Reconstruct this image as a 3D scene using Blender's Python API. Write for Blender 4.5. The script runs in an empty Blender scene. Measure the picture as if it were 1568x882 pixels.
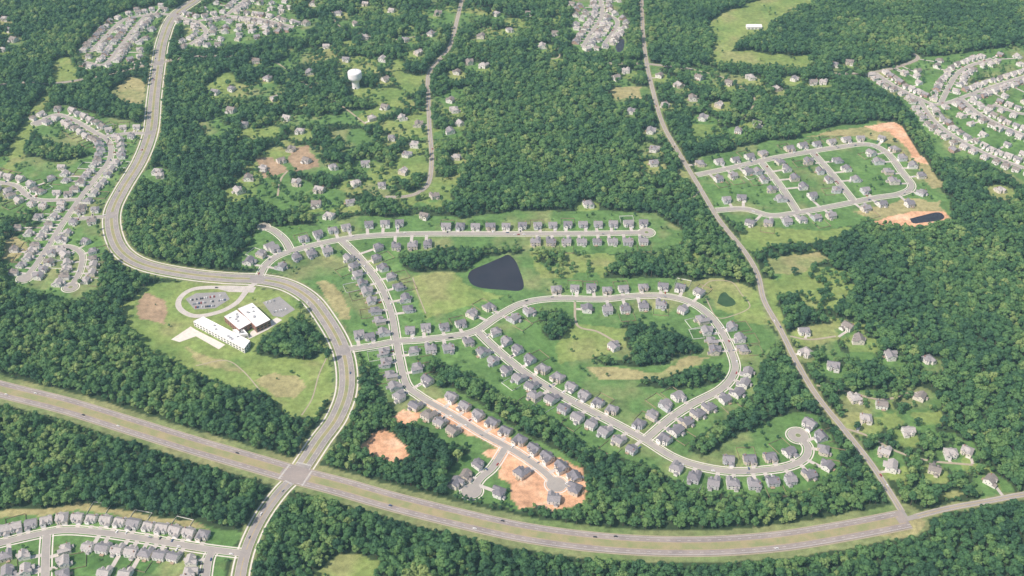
import bpy, bmesh, math, random, time
import numpy as np
from mathutils import Vector, Matrix, kdtree
T0=time.time()
random.seed(7); np.random.seed(7)
sc=bpy.context.scene
# ------------------------------------------------------------------ camera geometry / survey
H=990.0; PITCH=math.radians(36.0); FPX=1685.0
CP,SP=math.cos(PITCH),math.sin(PITCH)
def G(px,py,z=0.0):
    """oblique aerial survey coordinate -> ground metres (x east, y north)"""
    u=(px-784)/FPX; v=(441-py)/FPX
    dy=CP+v*SP; dz=-SP+v*CP
    t=(H-z)/(-dz)
    return (u*t, dy*t)
def invG(x,y):
    dz=-H
    d=y*CP - dz*SP
    up=y*SP + dz*CP
    return 784+FPX*x/d, 441-FPX*up/d
# ------------------------------------------------------------------ materials
def new_mat(name):
    m=bpy.data.materials.new(name); m.use_nodes=True
    nt=m.node_tree; b=nt.nodes['Principled BSDF']
    return m,nt,b
def pmat(name,c1,c2=None,rough=.85,scale=.3,detail=4,metal=0,spec=.3):
    m,nt,b=new_mat(name)
    b.inputs['Roughness'].default_value=rough; b.inputs['Metallic'].default_value=metal
    b.inputs['Specular IOR Level'].default_value=spec
    if c2 is None: c2=tuple(c*.8 for c in c1)
    g=nt.nodes.new('ShaderNodeNewGeometry'); n=nt.nodes.new('ShaderNodeTexNoise')
    n.inputs['Scale'].default_value=scale; n.inputs['Detail'].default_value=detail
    n.inputs['Roughness'].default_value=.7
    nt.links.new(g.outputs['Position'],n.inputs['Vector'])
    r=nt.nodes.new('ShaderNodeValToRGB')
    r.color_ramp.elements[0].position=.35; r.color_ramp.elements[1].position=.65
    r.color_ramp.elements[0].color=(*c1,1); r.color_ramp.elements[1].color=(*c2,1)
    nt.links.new(n.outputs['Fac'],r.inputs['Fac']); nt.links.new(r.outputs['Color'],b.inputs['Base Color'])
    return m
M={}
M['street']=pmat('street_asphalt',(.36,.33,.295),(.29,.27,.25),scale=.06)
M['blvd']=pmat('boulevard_asphalt',(.25,.23,.22),(.33,.30,.275),scale=.05)
M['hwy']=pmat('highway_asphalt',(.24,.21,.20),(.33,.285,.255),scale=.04)
M['country']=pmat('country_asphalt',(.27,.25,.235),(.34,.31,.28),scale=.05)
M['concrete']=pmat('sidewalk_concrete',(.68,.64,.57),(.58,.54,.48),scale=.2)
M['kerb']=pmat('kerb_concrete',(.62,.58,.52),scale=.3)
M['drive']=pmat('driveway_concrete',(.54,.50,.45),(.42,.39,.355),scale=.1)
M['mgrass']=pmat('median_grass',(.22,.25,.11),(.34,.285,.16),scale=.05)
M['vgrass']=pmat('verge_grass',(.15,.20,.08),(.23,.22,.11),scale=.08)
M['gravel']=pmat('shoulder_gravel',(.40,.35,.26),(.32,.28,.20),scale=.1)
M['white']=pmat('paint_white',(.78,.78,.76),(.6,.6,.58),scale=.5)
M['yellow']=pmat('paint_yellow',(.62,.45,.10),(.5,.36,.08),scale=.5)
M['water']=pmat('pond_water',(.024,.022,.034),(.034,.030,.042),rough=.3,scale=.03,spec=.25)
M['greenwater']=pmat('basin_wetland',(.025,.06,.025),(.05,.10,.04),rough=.7,scale=.1,spec=.2)
M['roofwhite']=pmat('membrane_roof',(.82,.82,.80),(.74,.73,.72),scale=.1)
M['brick']=pmat('school_brick',(.36,.19,.14),(.30,.16,.12),scale=.5)
M['glass']=pmat('window_glass',(.03,.04,.055),(.05,.06,.08),rough=.15,scale=.4,spec=.6)
M['trim']=pmat('trim_white',(.80,.79,.77),(.74,.73,.71),scale=.5)
M['bark']=pmat('tree_bark',(.09,.07,.05),(.13,.10,.08),scale=2)
M['steel']=pmat('tower_white_paint',(.82,.83,.84),(.76,.77,.78),rough=.5,scale=.15)
M['fencewood']=pmat('fence_wood',(.30,.23,.16),(.36,.28,.2),scale=1)
M['rubber']=pmat('tyre_rubber',(.02,.02,.02),scale=1)
M['metalgrey']=pmat('roof_unit_metal',(.4,.41,.42),scale=1)
M['asphaltdark']=pmat('parking_asphalt',(.25,.245,.24),(.31,.30,.29),scale=.08)
walls=[(.80,.78,.74),(.70,.65,.57),(.60,.61,.63),(.76,.74,.71),(.62,.55,.46),(.52,.53,.56),(.46,.30,.24)]
roofs=[(.215,.205,.225),(.29,.275,.285),(.155,.155,.175),(.44,.41,.39),(.26,.23,.21)]
WM=[pmat('siding_%d'%i,c,tuple(x*.92 for x in c),scale=.4) for i,c in enumerate(walls)]
RM=[pmat('shingles_%d'%i,c,tuple(x*.72 for x in c),scale=.5) for i,c in enumerate(roofs)]
# ------------------------------------------------------------------ mesh builder
class MB:
    def __init__(s): s.v=[];s.f=[];s.m=[];s.mats=[]
    def mi(s,mat):
        if mat not in s.mats: s.mats.append(mat)
        return s.mats.index(mat)
    def face(s,pts,mat):
        b=len(s.v); s.v.extend(pts); s.f.append(tuple(range(b,b+len(pts)))); s.m.append(s.mi(mat))
    def box(s,c,d,mat,rot=0,top=True,taper=1.0):
        x,y,z=c; a,b_,h=d[0]/2,d[1]/2,d[2]
        cs,sn=math.cos(rot),math.sin(rot)
        P=[]
        for zz,t in ((z,1),(z+h,taper)):
            for sx,sy in ((-1,-1),(1,-1),(1,1),(-1,1)):
                X,Y=sx*a*t,sy*b_*t
                P.append((x+X*cs-Y*sn,y+X*sn+Y*cs,zz))
        b=len(s.v); s.v.extend(P)
        F=[(0,1,5,4),(1,2,6,5),(2,3,7,6),(3,0,4,7),(4,5,6,7),(3,2,1,0)]
        for f in F: s.f.append(tuple(b+i for i in f)); s.m.append(s.mi(mat))
    def obj(s,name,link=True,smooth=False):
        me=bpy.data.meshes.new(name); me.from_pydata(s.v,[],s.f)
        for m in s.mats: me.materials.append(m)
        me.polygons.foreach_set('material_index',s.m)
        if smooth: me.polygons.foreach_set('use_smooth',[True]*len(s.f))
        me.update()
        o=bpy.data.objects.new(name,me)
        if link: sc.collection.objects.link(o)
        return o
# ------------------------------------------------------------------ roads
def catmull(pts,step=4.0):
    P=[np.array(p,float) for p in pts]
    P=[2*P[0]-P[1]]+P+[2*P[-1]-P[-2]]
    out=[]
    for i in range(1,len(P)-2):
        for t in np.linspace(0,1,24,endpoint=False):
            a,b,c,d=P[i-1],P[i],P[i+1],P[i+2]
            out.append(.5*((2*b)+(-a+c)*t+(2*a-5*b+4*c-d)*t*t+(-a+3*b-3*c+d)*t**3))
    out.append(P[-2]); out=np.array(out)
    d=np.r_[0,np.cumsum(np.linalg.norm(np.diff(out,axis=0),axis=1))]
    n=max(3,int(d[-1]/step)+1); s=np.linspace(0,d[-1],n)
    return np.c_[np.interp(s,d,out[:,0]),np.interp(s,d,out[:,1])]
def normals(P):
    t=np.gradient(P,axis=0); t/=np.linalg.norm(t,axis=1)[:,None]+1e-9
    return np.c_[-t[:,1],t[:,0]]
RS='residential_street'
R=[ # name,type,trace
('highway','hwy',[(-90,571),(0,596),(100,621),(200,652),(300,683),(400,712),(455,728),(520,745),(600,768),(700,793),(800,815),(900,829),(1000,836),(1100,836),(1200,828),(1300,812),(1388,795)]),
('country_road','country',[(1388,795),(1450,779),(1510,768),(1568,757),(1680,738)]),
('boulevard','blvd',[(345,-32),(300,0),(266,25),(250,60),(243,97),(236,150),(231,200),(215,245),(188,290),(172,325),(174,360),(190,388),(225,407),(290,420),(350,426),(395,428),(440,437),(475,458),(500,490),(520,525),(530,560),(530,600),(515,640),(490,675),(468,708),(455,728)]),
('collector_road','coll',[(455,728),(430,752),(402,790),(382,830),(370,870),(362,930)]),
('country_road','country',[(982,-30),(984,40),(990,95),(1000,140),(1015,190),(1040,235),(1070,285),(1100,335),(1140,385),(1160,420),(1170,460),(1195,505),(1220,555),(1250,605),(1290,655),(1330,705),(1360,750),(1388,795)]),
('country_road','country',[(590,302),(620,301),(642,294),(657,278),(661,240),(658,200),(656,150),(658,110),(688,72),(700,30),(712,-20)]),
(RS,'local',[(395,428),(408,405),(430,390),(470,378),(520,367),(570,361),(650,358),(750,358),(850,358),(940,357),(990,356)]),
(RS,'local',[(446,386),(436,368),(420,354),(404,347)]),
(RS,'local',[(522,367),(548,393),(578,430),(598,475),(607,522),(612,550),(622,588),(642,606),(665,620),(700,640),(740,665),(790,692),(830,720),(852,742)]),
(RS,'local',[(528,536),(575,529),(607,523),(650,520),(700,514),(730,506),(760,486),(800,465),(850,457),(920,458),(980,453),(1030,455),(1070,470),(1100,500),(1120,540),(1125,568),(1105,595),(1060,619),(1025,642),(988,674)]),
(RS,'local',[(730,506),(760,535),(800,568),(850,600),(900,627),(950,653),(988,674),(1030,700),(1070,714),(1120,722),(1170,720),(1208,714),(1232,702),(1237,685),(1222,667)]),
(RS,'local',[(775,684),(755,715),(736,732),(722,752)]),
(RS,'local',[(1066,268),(1120,257),(1180,243),(1230,234),(1280,226),(1328,221),(1358,234),(1380,262),(1396,285),(1378,297),(1340,303),(1280,315),(1220,326),(1180,330),(1140,320),(1096,322)]),
(RS,'local',[(1165,247),(1195,285),(1222,326)]),
(RS,'local',[(1243,232),(1275,268),(1308,309)]),
# left neighbourhood
(RS,'small',[(58,188),(85,176),(110,183),(142,201),(166,217),(168,243),(150,268),(125,300),(98,338),(75,375),(55,405),(38,426)]),
(RS,'small',[(225,204),(195,204),(158,209)]),
(RS,'small',[(172,330),(140,333),(98,336)]),
(RS,'small',[(-60,272),(0,280),(25,285),(42,300),(65,307),(120,306)]),
(RS,'small',[(72,380),(105,378),(125,390),(122,415),(108,440)]),
# top left
(RS,'small',[(262,22),(228,22),(207,42),(185,70),(160,98),(130,95)]),
(RS,'small',[(228,22),(190,30),(165,52),(138,80)]),
(RS,'small',[(262,22),(300,32),(345,25),(400,30),(450,42)]),
(RS,'small',[(345,25),(370,5),(395,-15)]),
(RS,'small',[(300,32),(315,50),(290,68)]),
('country_road','country',[(243,97),(205,104),(150,117),(90,127),(40,126),(-60,135)]),
('country_road','country',[(243,97),(290,87),(360,86)]),
# top centre
(RS,'small',[(913,-20),(922,20),(905,50),(892,72)]),
(RS,'small',[(925,20),(945,35),(925,68)]),
# far right
('country_road','country',[(930,97),(990,98),(1060,106)]),
('country_road','country',[(1280,113),(1335,111),(1375,102),(1405,90),(1395,80)]),
(RS,'small',[(1340,112),(1370,132),(1405,150),(1440,160),(1500,140),(1568,118),(1640,100)]),
(RS,'small',[(1405,150),(1430,185),(1470,215),(1520,240),(1590,265)]),
(RS,'small',[(1470,150),(1500,175),(1550,200),(1620,225)]),
(RS,'small',[(1440,160),(1470,110),(1520,90)]),
(RS,'small',[(1520,160),(1568,175),(1620,170)]),
# rural lanes
('lane','lane',[(730,78),(765,88),(815,90),(855,88),(853,68)]),
('lane','lane',[(425,300),(430,275),(440,262)]),
('lane','lane',[(980,303),(1050,305),(1075,290)]),
('lane','lane',[(1060,106),(1110,120),(1155,150),(1135,182),(1100,185)]),
('lane','lane',[(880,462),(884,498),(915,508),(945,525)]),
('lane','lane',[(1250,590),(1300,600),(1350,612),(1400,600)]),
('lane','lane',[(1210,515),(1240,520),(1280,515)]),
('lane','lane',[(1290,655),(1330,668),(1370,690),(1420,705),(1490,712)]),
('lane','lane',[(360,86),(420,95),(470,130),(520,160),(560,190)]),
('lane','lane',[(505,0),(520,40),(590,60),(640,55),(700,40)]),
# bottom left
(RS,'local',[(-60,850),(0,832),(60,818),(100,812),(150,815),(220,825),(280,835),(325,842),(375,848)]),
(RS,'local',[(72,816),(70,850),(68,930)]),
(RS,'local',[(327,842),(318,862),(310,930)]),
# school drive
(RS,'lane2',[(395,430),(380,440),(350,440),(300,442),(277,455),(275,472),(298,484),(335,478),(362,464),(378,445)]),
]
HW={'hwy':14,'blvd':10,'coll':6,'country':3.4,'local':4.2,'small':3.8,'lane':1.8,'lane2':3.6}
SH={'hwy':25,'blvd':19,'coll':13,'country':7,'local':10,'small':8,'lane':3,'lane2':8}
roads=[]
for i,(n,t,tr) in enumerate(R):
    P=catmull([G(*p) for p in tr],4.0 if t in('hwy','blvd') else 3.0)
    roads.append(dict(name=n,type=t,P=P,N=normals(P),id=i))
culs=[((990,356),11.5),((1222,667),13),((852,742),12),((722,752),12),((38,426),10.5),((108,440),10.5),((58,188),10),((404,347),8)]
culs=[(G(*c),r) for c,r in culs]
tot=sum(len(r['P']) for r in roads)+sum(40 for c in culs)
kd=kdtree.KDTree(tot); info=[]
for r in roads:
    for p in r['P']:
        kd.insert((p[0],p[1],0),len(info)); info.append((r['id'],HW[r['type']],r['type'],p))
for k,(c,rad) in enumerate(culs):
    kd.insert((c[0],c[1],0),len(info)); info.append((1000+k,rad,'cul',np.array(c)))
kd.balance()
def inside_other(x,y,idn,extra=0):
    for co,ix,d in kd.find_range((x,y,0),16+extra):
        if info[ix][0]!=idn and d<info[ix][1]+extra: return True
    return False
def ribbon(mb,r,a,b,z,mat,clip=False,extra=0,h=0,every=None):
    P,N=r['P'],r['N']
    A=P+N*a; B=P+N*b
    for i in range(len(P)-1):
        if every and (i%every): continue
        if clip:
            m=(A[i]+B[i]+A[i+1]+B[i+1])/4
            if inside_other(m[0],m[1],r['id'],extra): continue
        q=[(A[i][0],A[i][1],z),(A[i+1][0],A[i+1][1],z),(B[i+1][0],B[i+1][1],z),(B[i][0],B[i][1],z)]
        if a<b: q=q[::-1]
        mb.face(q,mat)
        if h:
            for (u,v) in ((A[i],A[i+1]),(B[i+1],B[i])):
                mb.face([(u[0],u[1],z-h),(v[0],v[1],z-h),(v[0],v[1],z),(u[0],u[1],z)],mat)
for r in roads:
    mb=MB(); t=r['type']; hw=HW[t]; j=r['id']*.003
    if t in('local','small'):
        z=.22+j
        ribbon(mb,r,-hw,hw,z,M['street'])
        for s in(-1,1):
            ribbon(mb,r,s*hw,s*(hw+.6),z+.12,M['kerb'],True,0,.15)
            if t=='local': ribbon(mb,r,s*(hw+2.1),s*(hw+3.7),.12+j*.1,M['concrete'],True,.3)
        if t=='small': ribbon(mb,r,(hw+1.8),(hw+3.0),.12+j*.1,M['concrete'],True,.3)
    elif t in('lane','lane2'):
        ribbon(mb,r,-hw,hw,.18+j*.2,M['drive'] if t=='lane2' else M['gravel'])
        if t=='lane2':
            for s in(-1,1): ribbon(mb,r,s*hw,s*(hw+.6),.32,M['kerb'],True,0,.15)
    elif t=='country':
        z=.40+j*.2
        ribbon(mb,r,-hw-1.0,hw+1.0,.17+j*.1,M['gravel'],True,-1)
        ribbon(mb,r,-hw,hw,z,M['country'])
        for s in(-1,1):
            ribbon(mb,r,s*.12,s*.3,z+.03,M['yellow'],True,1)
            ribbon(mb,r,s*(hw-.4),s*(hw-.2),z+.03,M['white'],True,1)
    elif t=='coll':
        z=.42
        ribbon(mb,r,-hw,hw,z,M['blvd'])
        for s in(-1,1):
            ribbon(mb,r,s*.12,s*.3,z+.03,M['yellow'],True,1)
            ribbon(mb,r,s*hw,s*(hw+.5),z+.12,M['kerb'],True,0,.2)
            ribbon(mb,r,s*(hw+3),s*(hw+5),.13,M['concrete'],True,.3)
    elif t=='blvd':
        z=.48
        ribbon(mb,r,-hw,hw,z,M['blvd'])
        ribbon(mb,r,-2.5,2.5,z+.13,M['mgrass'],True,7,.15)
        for s in(-1,1):
            ribbon(mb,r,s*2.5,s*2.9,z+.12,M['kerb'],True,7,.15)
            ribbon(mb,r,s*hw,s*(hw+.6),z+.12,M['kerb'],True,0,.2)
            ribbon(mb,r,s*6.4,s*6.6,z+.03,M['white'],True,3,0,3)
            ribbon(mb,r,s*(hw+3.5),s*(hw+5.5),.13,M['concrete'],True,.3)
    elif t=='hwy':
        z=.56
        ribbon(mb,r,-hw,hw,z,M['hwy'])
        ribbon(mb,r,-4.8,4.8,z+.10,M['mgrass'],True,10,.12)
        for s in(-1,1):
            ribbon(mb,r,s*5.3,s*5.55,z+.03,M['yellow'],True,4)
            ribbon(mb,r,s*8.7,s*8.95,z+.03,M['white'],True,4,0,3)
            ribbon(mb,r,s*12.2,s*12.45,z+.03,M['white'],True,4)
            ribbon(mb,r,s*14,s*15.6,.2,M['gravel'],True,0)
    mb.obj(r['name'])
def ring(mb,c,r0,r1,z,mat,h=0,n=40,clip=None):
    for i in range(n):
        a,b=2*math.pi*i/n,2*math.pi*(i+1)/n
        f=lambda rr,an:(c[0]+rr*math.cos(an),c[1]+rr*math.sin(an),z)
        if clip is not None:
            m=f((r0+r1)/2,(a+b)/2)
            if inside_other(m[0],m[1],clip,.2): continue
        if r0>0: mb.face([f(r0,a),f(r1,a),f(r1,b),f(r0,b)],mat)
        else: mb.face([(c[0],c[1],z),f(r1,a),f(r1,b)],mat)
for k,(c,rad) in enumerate(culs):
    mb=MB()
    ring(mb,c,0,rad,.39+k*.004,M['street'])
    ring(mb,c,rad,rad+.6,.50,M['kerb'],clip=1000+k)
    ring(mb,c,rad+1.9,rad+3.5,.135,M['concrete'],clip=1000+k)
    if k in(0,1,5): ring(mb,c,0,3.6,.52,M['vgrass']); ring(mb,c,3.6,4.1,.51,M['kerb'])
    mb.obj('cul_de_sac')
# crosswalks at the large junction
mb=MB()
for (jx,jy,rid,zz) in ((455,728,0,.60),(455,728,2,.60),(455,728,3,.60),(243,97,2,.52)):
    J=np.array(G(jx,jy)); r=roads[rid]; dist=np.linalg.norm(r['P']-J,axis=1)
    want={0:15,2:18,3:18}[rid]
    for i in range(1,len(dist)-1):
        if (dist[i]-want)*(dist[i+1]-want)<=0:
            hw=HW[r['type']]; n=int(hw*2/1.6); t_=np.array([r['N'][i][1],-r['N'][i][0]])
            for k in range(n):
                o_=-hw+.6+k*1.6; c=r['P'][i]+r['N'][i]*o_; mb.box((c[0],c[1],zz+.09),(2.4,.55,.02),M['white'],rot=math.atan2(t_[1],t_[0]))
mb.obj('crosswalk_markings')
# ------------------------------------------------------------------ house placement
hs=[]
def near_road(x,y):
    for co,ix,d in kd.find_n((x,y,0),60):
        if info[ix][2] in('local','small','lane','country','lane2','cul','coll'):
            return co,d,info[ix][1]
    co,ix,d=kd.find((x,y,0)); return co,d,info[ix][1]
def add_house(x,y,kind,mind=15,frc=False):
    for h in hs:
        if (h[0]-x)**2+(h[1]-y)**2<mind*mind: return
    co,d,hw=near_road(x,y)
    dx,dy=co[0]-x,co[1]-y
    L=math.hypot(dx,dy)+1e-6
    minD=hw+3.5+9.5
    if d<minD:
        x=co[0]-dx/L*minD; y=co[1]-dy/L*minD
    if inside_other(x,y,-5,9.0) and not frc: return
    ang=math.atan2(dy,dx)+math.pi/2
    if d>70: ang=random.choice([0,.3,-.4,1.2])
    hs.append((x,y,ang,kind,math.hypot(co[0]-x,co[1]-y),hw))
def T(lst,kind,dz=3):
    for p in lst: add_house(*G(p[0],p[1]+dz),kind,13)
def L(a,b,n): return [(a[0]+(b[0]-a[0])*i/(n-1),a[1]+(b[1]-a[1])*i/(n-1)) for i in range(n)]
T([(565,343),(590,342),(612,341)]+[(683,348),(705,347),(728,347),(751,347),(775,346)]+L((800,345),(985,341),9)+L((820,371),(985,370),8)+[(580,378),(607,378),(632,377),(655,374)],'new')
T([(382,400),(400,388),(413,377),(424,384),(465,365),(487,358),(510,352),(530,348),(432,408),(455,394),(478,389),(502,385)],'new')
T([(535,395),(541,408),(547,421),(554,434),(561,447),(568,461),(574,476),(580,491),(550,512),(566,515),(586,509),(577,395),(588,410),(600,423),(612,439),(622,457),(627,473),(628,505),(652,501),(680,500),(705,495),(722,480),(748,470)],'new')
T([(635,537),(660,535),(687,534),(587,540),(590,556),(597,575),(603,592),(611,608),(640,563),(655,582)],'new')
T([(692,608),(712,622),(733,635),(755,647),(775,660),(797,674),(817,688),(838,700),(860,715),(881,730),(881,750),(848,765),(635,622),(655,637),(673,647),(693,660),(797,725),(733,711),(713,728),(697,740),(765,755)],'constr')
T([(852,443),(880,441),(905,440),(930,446),(955,444),(985,440),(1015,438),(1042,440),(1070,447),(788,488),(812,478),(900,473),(930,475),(957,474),(985,470),(1012,467),(1045,475),(1073,490),(1081,507),(1088,522),(1093,537),(1120,500),(1133,518),(1138,535),(1145,570),(1140,587),(1130,602)],'new')
T([(1110,612),(1087,625),(1070,635),(1052,647),(1036,660),(1018,673),(1037,607),(1018,620),(998,635),(978,650)],'new')
T([(760,508),(776,522),(793,535),(812,550),(832,565),(855,578),(875,592),(895,605),(915,618),(937,628)]+[(718,524),(738,540),(755,553),(775,568),(793,580),(812,592),(817,607),(843,612),(863,627),(884,640),(905,651),(925,662),(946,675),(967,689)],'new')
T([(1035,718),(1062,732),(1092,741),(1122,742),(1155,743),(1183,738),(1210,735),(1240,728),(1267,714),(1115,706),(1147,704),(1178,700),(1208,692),(1238,650),(1257,668),(1262,690)],'new')
T([(1073,250),(1100,247),(1125,244),(1148,240),(1170,236),(1208,227),(1228,222),(1250,220),(1273,217),(1295,213),(1317,211),(1350,211),(1370,228),(1381,241),(1398,253),(1411,268),(1100,274),(1122,269),(1145,263),(1160,262),(1169,275),(1181,290),(1196,304),(1205,258),(1217,272),(1230,285),(1243,299),(1237,247),(1255,262),(1270,275),(1286,290),(1283,245),(1297,258),(1311,274),(1324,291),(1333,234),(1343,247),(1358,262),(1366,277),(1112,305),(1135,302),(1148,341),(1176,341),(1205,339),(1228,336),(1250,333),(1272,330),(1325,319),(1350,312),(1412,295),(1392,312),(1195,248)],'new')
T([(5,815),(25,811),(48,806),(72,802),(95,798),(118,796),(140,796),(162,798),(183,801),(205,803),(228,806),(249,809),(269,812),(290,815),(312,819),(10,852),(36,850),(102,840),(135,838),(158,840),(180,843),(202,846),(223,849),(245,851),(266,853),(292,858),(100,860),(100,880),(40,873),(12,876),(160,878),(192,880),(290,878),(-20,822),(-45,828)],'bl')
rural=[(355,168),(392,93),(590,163),(622,236),(634,221),(617,262),(585,283),(666,300),(485,312),(455,280),(402,257),(705,188),(697,168),(690,153),(718,95),(445,228),(545,280),(365,292),(242,262),(900,312),(245,268),(640,190),(535,310),(330,140),(355,135),(515,20),(560,55),(622,60),(500,70),(738,55),(780,45),(830,70),(958,108),(943,118),(1015,160),(1075,180),(1100,160),(1120,125),(995,200),(1000,228),(1010,115),(1070,118),(1150,118),(1215,120),(1278,98),(1298,500),(1315,520),(1230,510),(1275,560),(1362,545),(1400,600),(1390,660),(1355,690),(1430,720),(1455,695),(1480,690),(1310,610),(1350,612),(1530,290),(1235,540),(1365,715),(460,200),(420,150),(545,35),(585,90),(660,48),(940,530),(1000,250),(470,35),(670,20),(690,200),(615,180),(700,240),(1325,640),(1420,550),(1515,735),
(430,245),(470,245),(490,290),(380,272),(510,255),(560,250),(590,120),(475,110),(530,90),(570,180),(600,210),(440,180),(410,120),(375,190),(650,330),(505,330),(740,100),(700,110),(640,80),(1160,190),(1130,200),(1060,150),(1040,130),(1190,135),(1245,125),(965,170),(760,20),(810,20),(850,50),(8,28),(15,45),(5,75),(22,60),(560,5),(600,15),(480,5),(1260,125),(1300,95)]
for p in rural: add_house(*G(p[0],p[1]+3),'rural',14,True)
def along(idx,off,sp,kind,t0=0,t1=1,mind=14,sides=(-1,1)):
    r=roads[idx]; n=len(r['P'])
    for s in sides:
        i=int(t0*n)+2
        while i<int(t1*n)-1:
            p=r['P'][i]+r['N'][i]*s*(off+random.uniform(-2,3)); add_house(p[0],p[1],kind,mind)
            i+=max(1,int(round((sp+random.uniform(-2,5))/3.0)))
def idx(name_pt):
    return [i for i,r in enumerate(R) if r[2][0]==name_pt][0]
for pt in[(58,188),(225,204),(172,330),(-60,272),(72,380)]: along(idx(pt),20,19,'old')
for i,r in enumerate(R):
    if r[1]=='small' and r[2][0] in[(262,22),(228,22),(345,25),(300,32),(913,-20),(925,20),(1340,112),(1405,150),(1470,150),(1440,160),(1520,160)]: 
        along(i,19,18,'dense',mind=13.5)
random.seed(11)
def fillpoly(poly,n,kind,mind):
    xs=[p[0] for p in poly]; ys=[p[1] for p in poly]
    for _ in range(n):
        px,py=random.uniform(min(xs),max(xs)),random.uniform(min(ys),max(ys))
        ins=False
        for i in range(len(poly)):
            x1,y1=poly[i];x2,y2=poly[i-1]
            if (y1>py)!=(y2>py) and px<(x2-x1)*(py-y1)/(y2-y1)+x1: ins=not ins
        if ins: add_house(*G(px,py),kind,mind)
D1=[(1350,112),(1400,100),(1500,85),(1640,80),(1650,280),(1568,272),(1510,240),(1440,230),(1400,170)]
D2=[(118,85),(150,50),(190,18),(250,10),(235,50),(215,90),(160,110)]
D3=[(270,75),(290,40),(320,5),(440,-5),(458,45),(400,60),(340,70)]
D4=[(872,-5),(950,-5),(953,30),(935,75),(885,78)]
fillpoly(D1,500,'dense',25); fillpoly(D2,400,'dense',20); fillpoly(D3,400,'dense',20); fillpoly(D4,200,'dense',19)
fillpoly([(20,345),(60,330),(60,400),(15,410)],40,'old',25)
fillpoly([(75,255),(130,262),(110,295),(70,298)],40,'old',22)
# ------------------------------------------------------------------ land cover raster
RES=2.5; X0,X1,Y0,Y1=-1750,1750,620,3150
nx=int((X1-X0)/RES); ny=int((Y1-Y0)/RES)
gx=X0+(np.arange(nx)+.5)*RES; gy=Y0+(np.arange(ny)+.5)*RES
GX,GY=np.meshgrid(gx,gy)
def vnoise(x,y,sc_,seed):
    rs=np.random.RandomState(seed); g=rs.rand(256,256)
    u=x/sc_; v=y/sc_; iu=np.floor(u).astype(int); iv=np.floor(v).astype(int)
    fu=u-iu; fv=v-iv; fu=fu*fu*(3-2*fu); fv=fv*fv*(3-2*fv)
    a=g[iv%256,iu%256];b=g[iv%256,(iu+1)%256];c=g[(iv+1)%256,iu%256];d=g[(iv+1)%256,(iu+1)%256]
    return (a*(1-fu)+b*fu)*(1-fv)+(c*(1-fu)+d*fu)*fv
def fbm(x,y,sc_,seed,o=3):
    s=0;a=1;t=0
    for k in range(o):
        s=s+a*vnoise(x,y,sc_/(2**k),seed+k);t+=a;a*=.5
    return s/t
dd=GY*CP+H*SP; uu=GY*SP-H*CP
PX=784+FPX*GX/dd; PY=441-FPX*uu/dd
PX=PX+(fbm(GX,GY,40,1)-.5)*20; PY=PY+(fbm(GX,GY,40,9)-.5)*14
FOR,LAWN,MEAD,DRY,DIRT,BROWN,SEMI,WATER,VERGE=range(9)
cov=np.zeros((ny,nx),np.int8)
def paint(t,poly):
    xs=[p[0] for p in poly]; ys=[p[1] for p in poly]
    bb=(PX>min(xs))&(PX<max(xs))&(PY>min(ys))&(PY<max(ys))
    x=PX[bb]; y=PY[bb]; ins=np.zeros(len(x),bool)
    for i in range(len(poly)):
        x1,y1=poly[i];x2,y2=poly[i-1]
        if y1==y2: continue
        c=((y1>y)!=(y2>y))&(x<(x2-x1)*(y-y1)/(y2-y1)+x1); ins^=c
    tmp=cov[bb]; tmp[ins]=t; cov[bb]=tmp
SEMIS=[[(330,120),(390,70),(500,60),(600,60),(650,90),(670,130),(725,140),(730,230),(680,305),(560,330),(430,320),(370,300),(370,240),(300,200)],
[(480,0),(600,-10),(700,0),(860,20),(862,95),(760,100),(700,75),(640,90),(500,62),(430,90),(400,70)],
[(930,95),(1060,98),(1170,125),(1180,170),(1120,200),(1050,225),(1000,205),(940,180)],
[(1190,110),(1290,90),(1345,120),(1300,130),(1210,140)],
[(1200,500),(1260,485),(1330,495),(1400,550),(1430,600),(1500,690),(1530,745),(1400,770),(1350,705),(1290,645),(1240,575)],
[(560,270),(680,270),(690,310),(570,320)],[(980,210),(1040,215),(1070,300),(1000,310),(975,250)],
[(1170,390),(1290,370),(1320,420),(1280,470),(1200,480)],[(800,385),(1050,378),(1100,400),(1130,432),(830,432)]]
for p in SEMIS: paint(SEMI,p)
paint(LAWN,[(360,402),(385,370),(402,345),(450,348),(560,332),(700,330),(830,321),(1005,326),(1045,352),(1045,378),(1000,388),(810,385),(830,428),(1060,422),(1090,428),(1135,432),(1160,470),(1190,520),(1160,560),(1160,600),(1110,640),(1060,672),(1050,695),(1090,680),(1150,650),(1200,637),(1250,635),(1285,700),(1280,725),(1240,750),(1150,758),(1080,752),(1020,725),(960,705),(900,680),(860,650),(800,618),(740,590),(690,560),(655,555),(665,592),(700,600),(780,650),(890,710),(905,765),(860,782),(800,778),(770,770),(720,765),(680,745),(690,715),(725,700),(650,655),(590,622),(572,580),(555,540),(520,500),(500,480),(470,440),(430,420)])
for p in [[(608,388),(690,378),(770,382),(805,385),(798,392),(745,396),(712,412),(640,415),(615,408)],
 [(818,478),(850,472),(882,500),(875,525),(835,520),(822,500)],
 [(905,548),(925,520),(960,490),(1040,510),(1082,540),(1060,548),(980,562),(930,560)],
 [(970,590),(1010,568),(1090,562),(1112,572),(1090,590),(1040,600)],
 [(1105,645),(1160,600),(1240,625),(1200,640),(1150,655),(1110,680),(1075,700),(1055,690)],
 [(612,650),(650,665),(722,690),(690,715),(650,725),(625,700)],
 [(1060,395),(1100,400),(1120,432),(1060,425),(1010,415)]]: paint(FOR,p)
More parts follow.
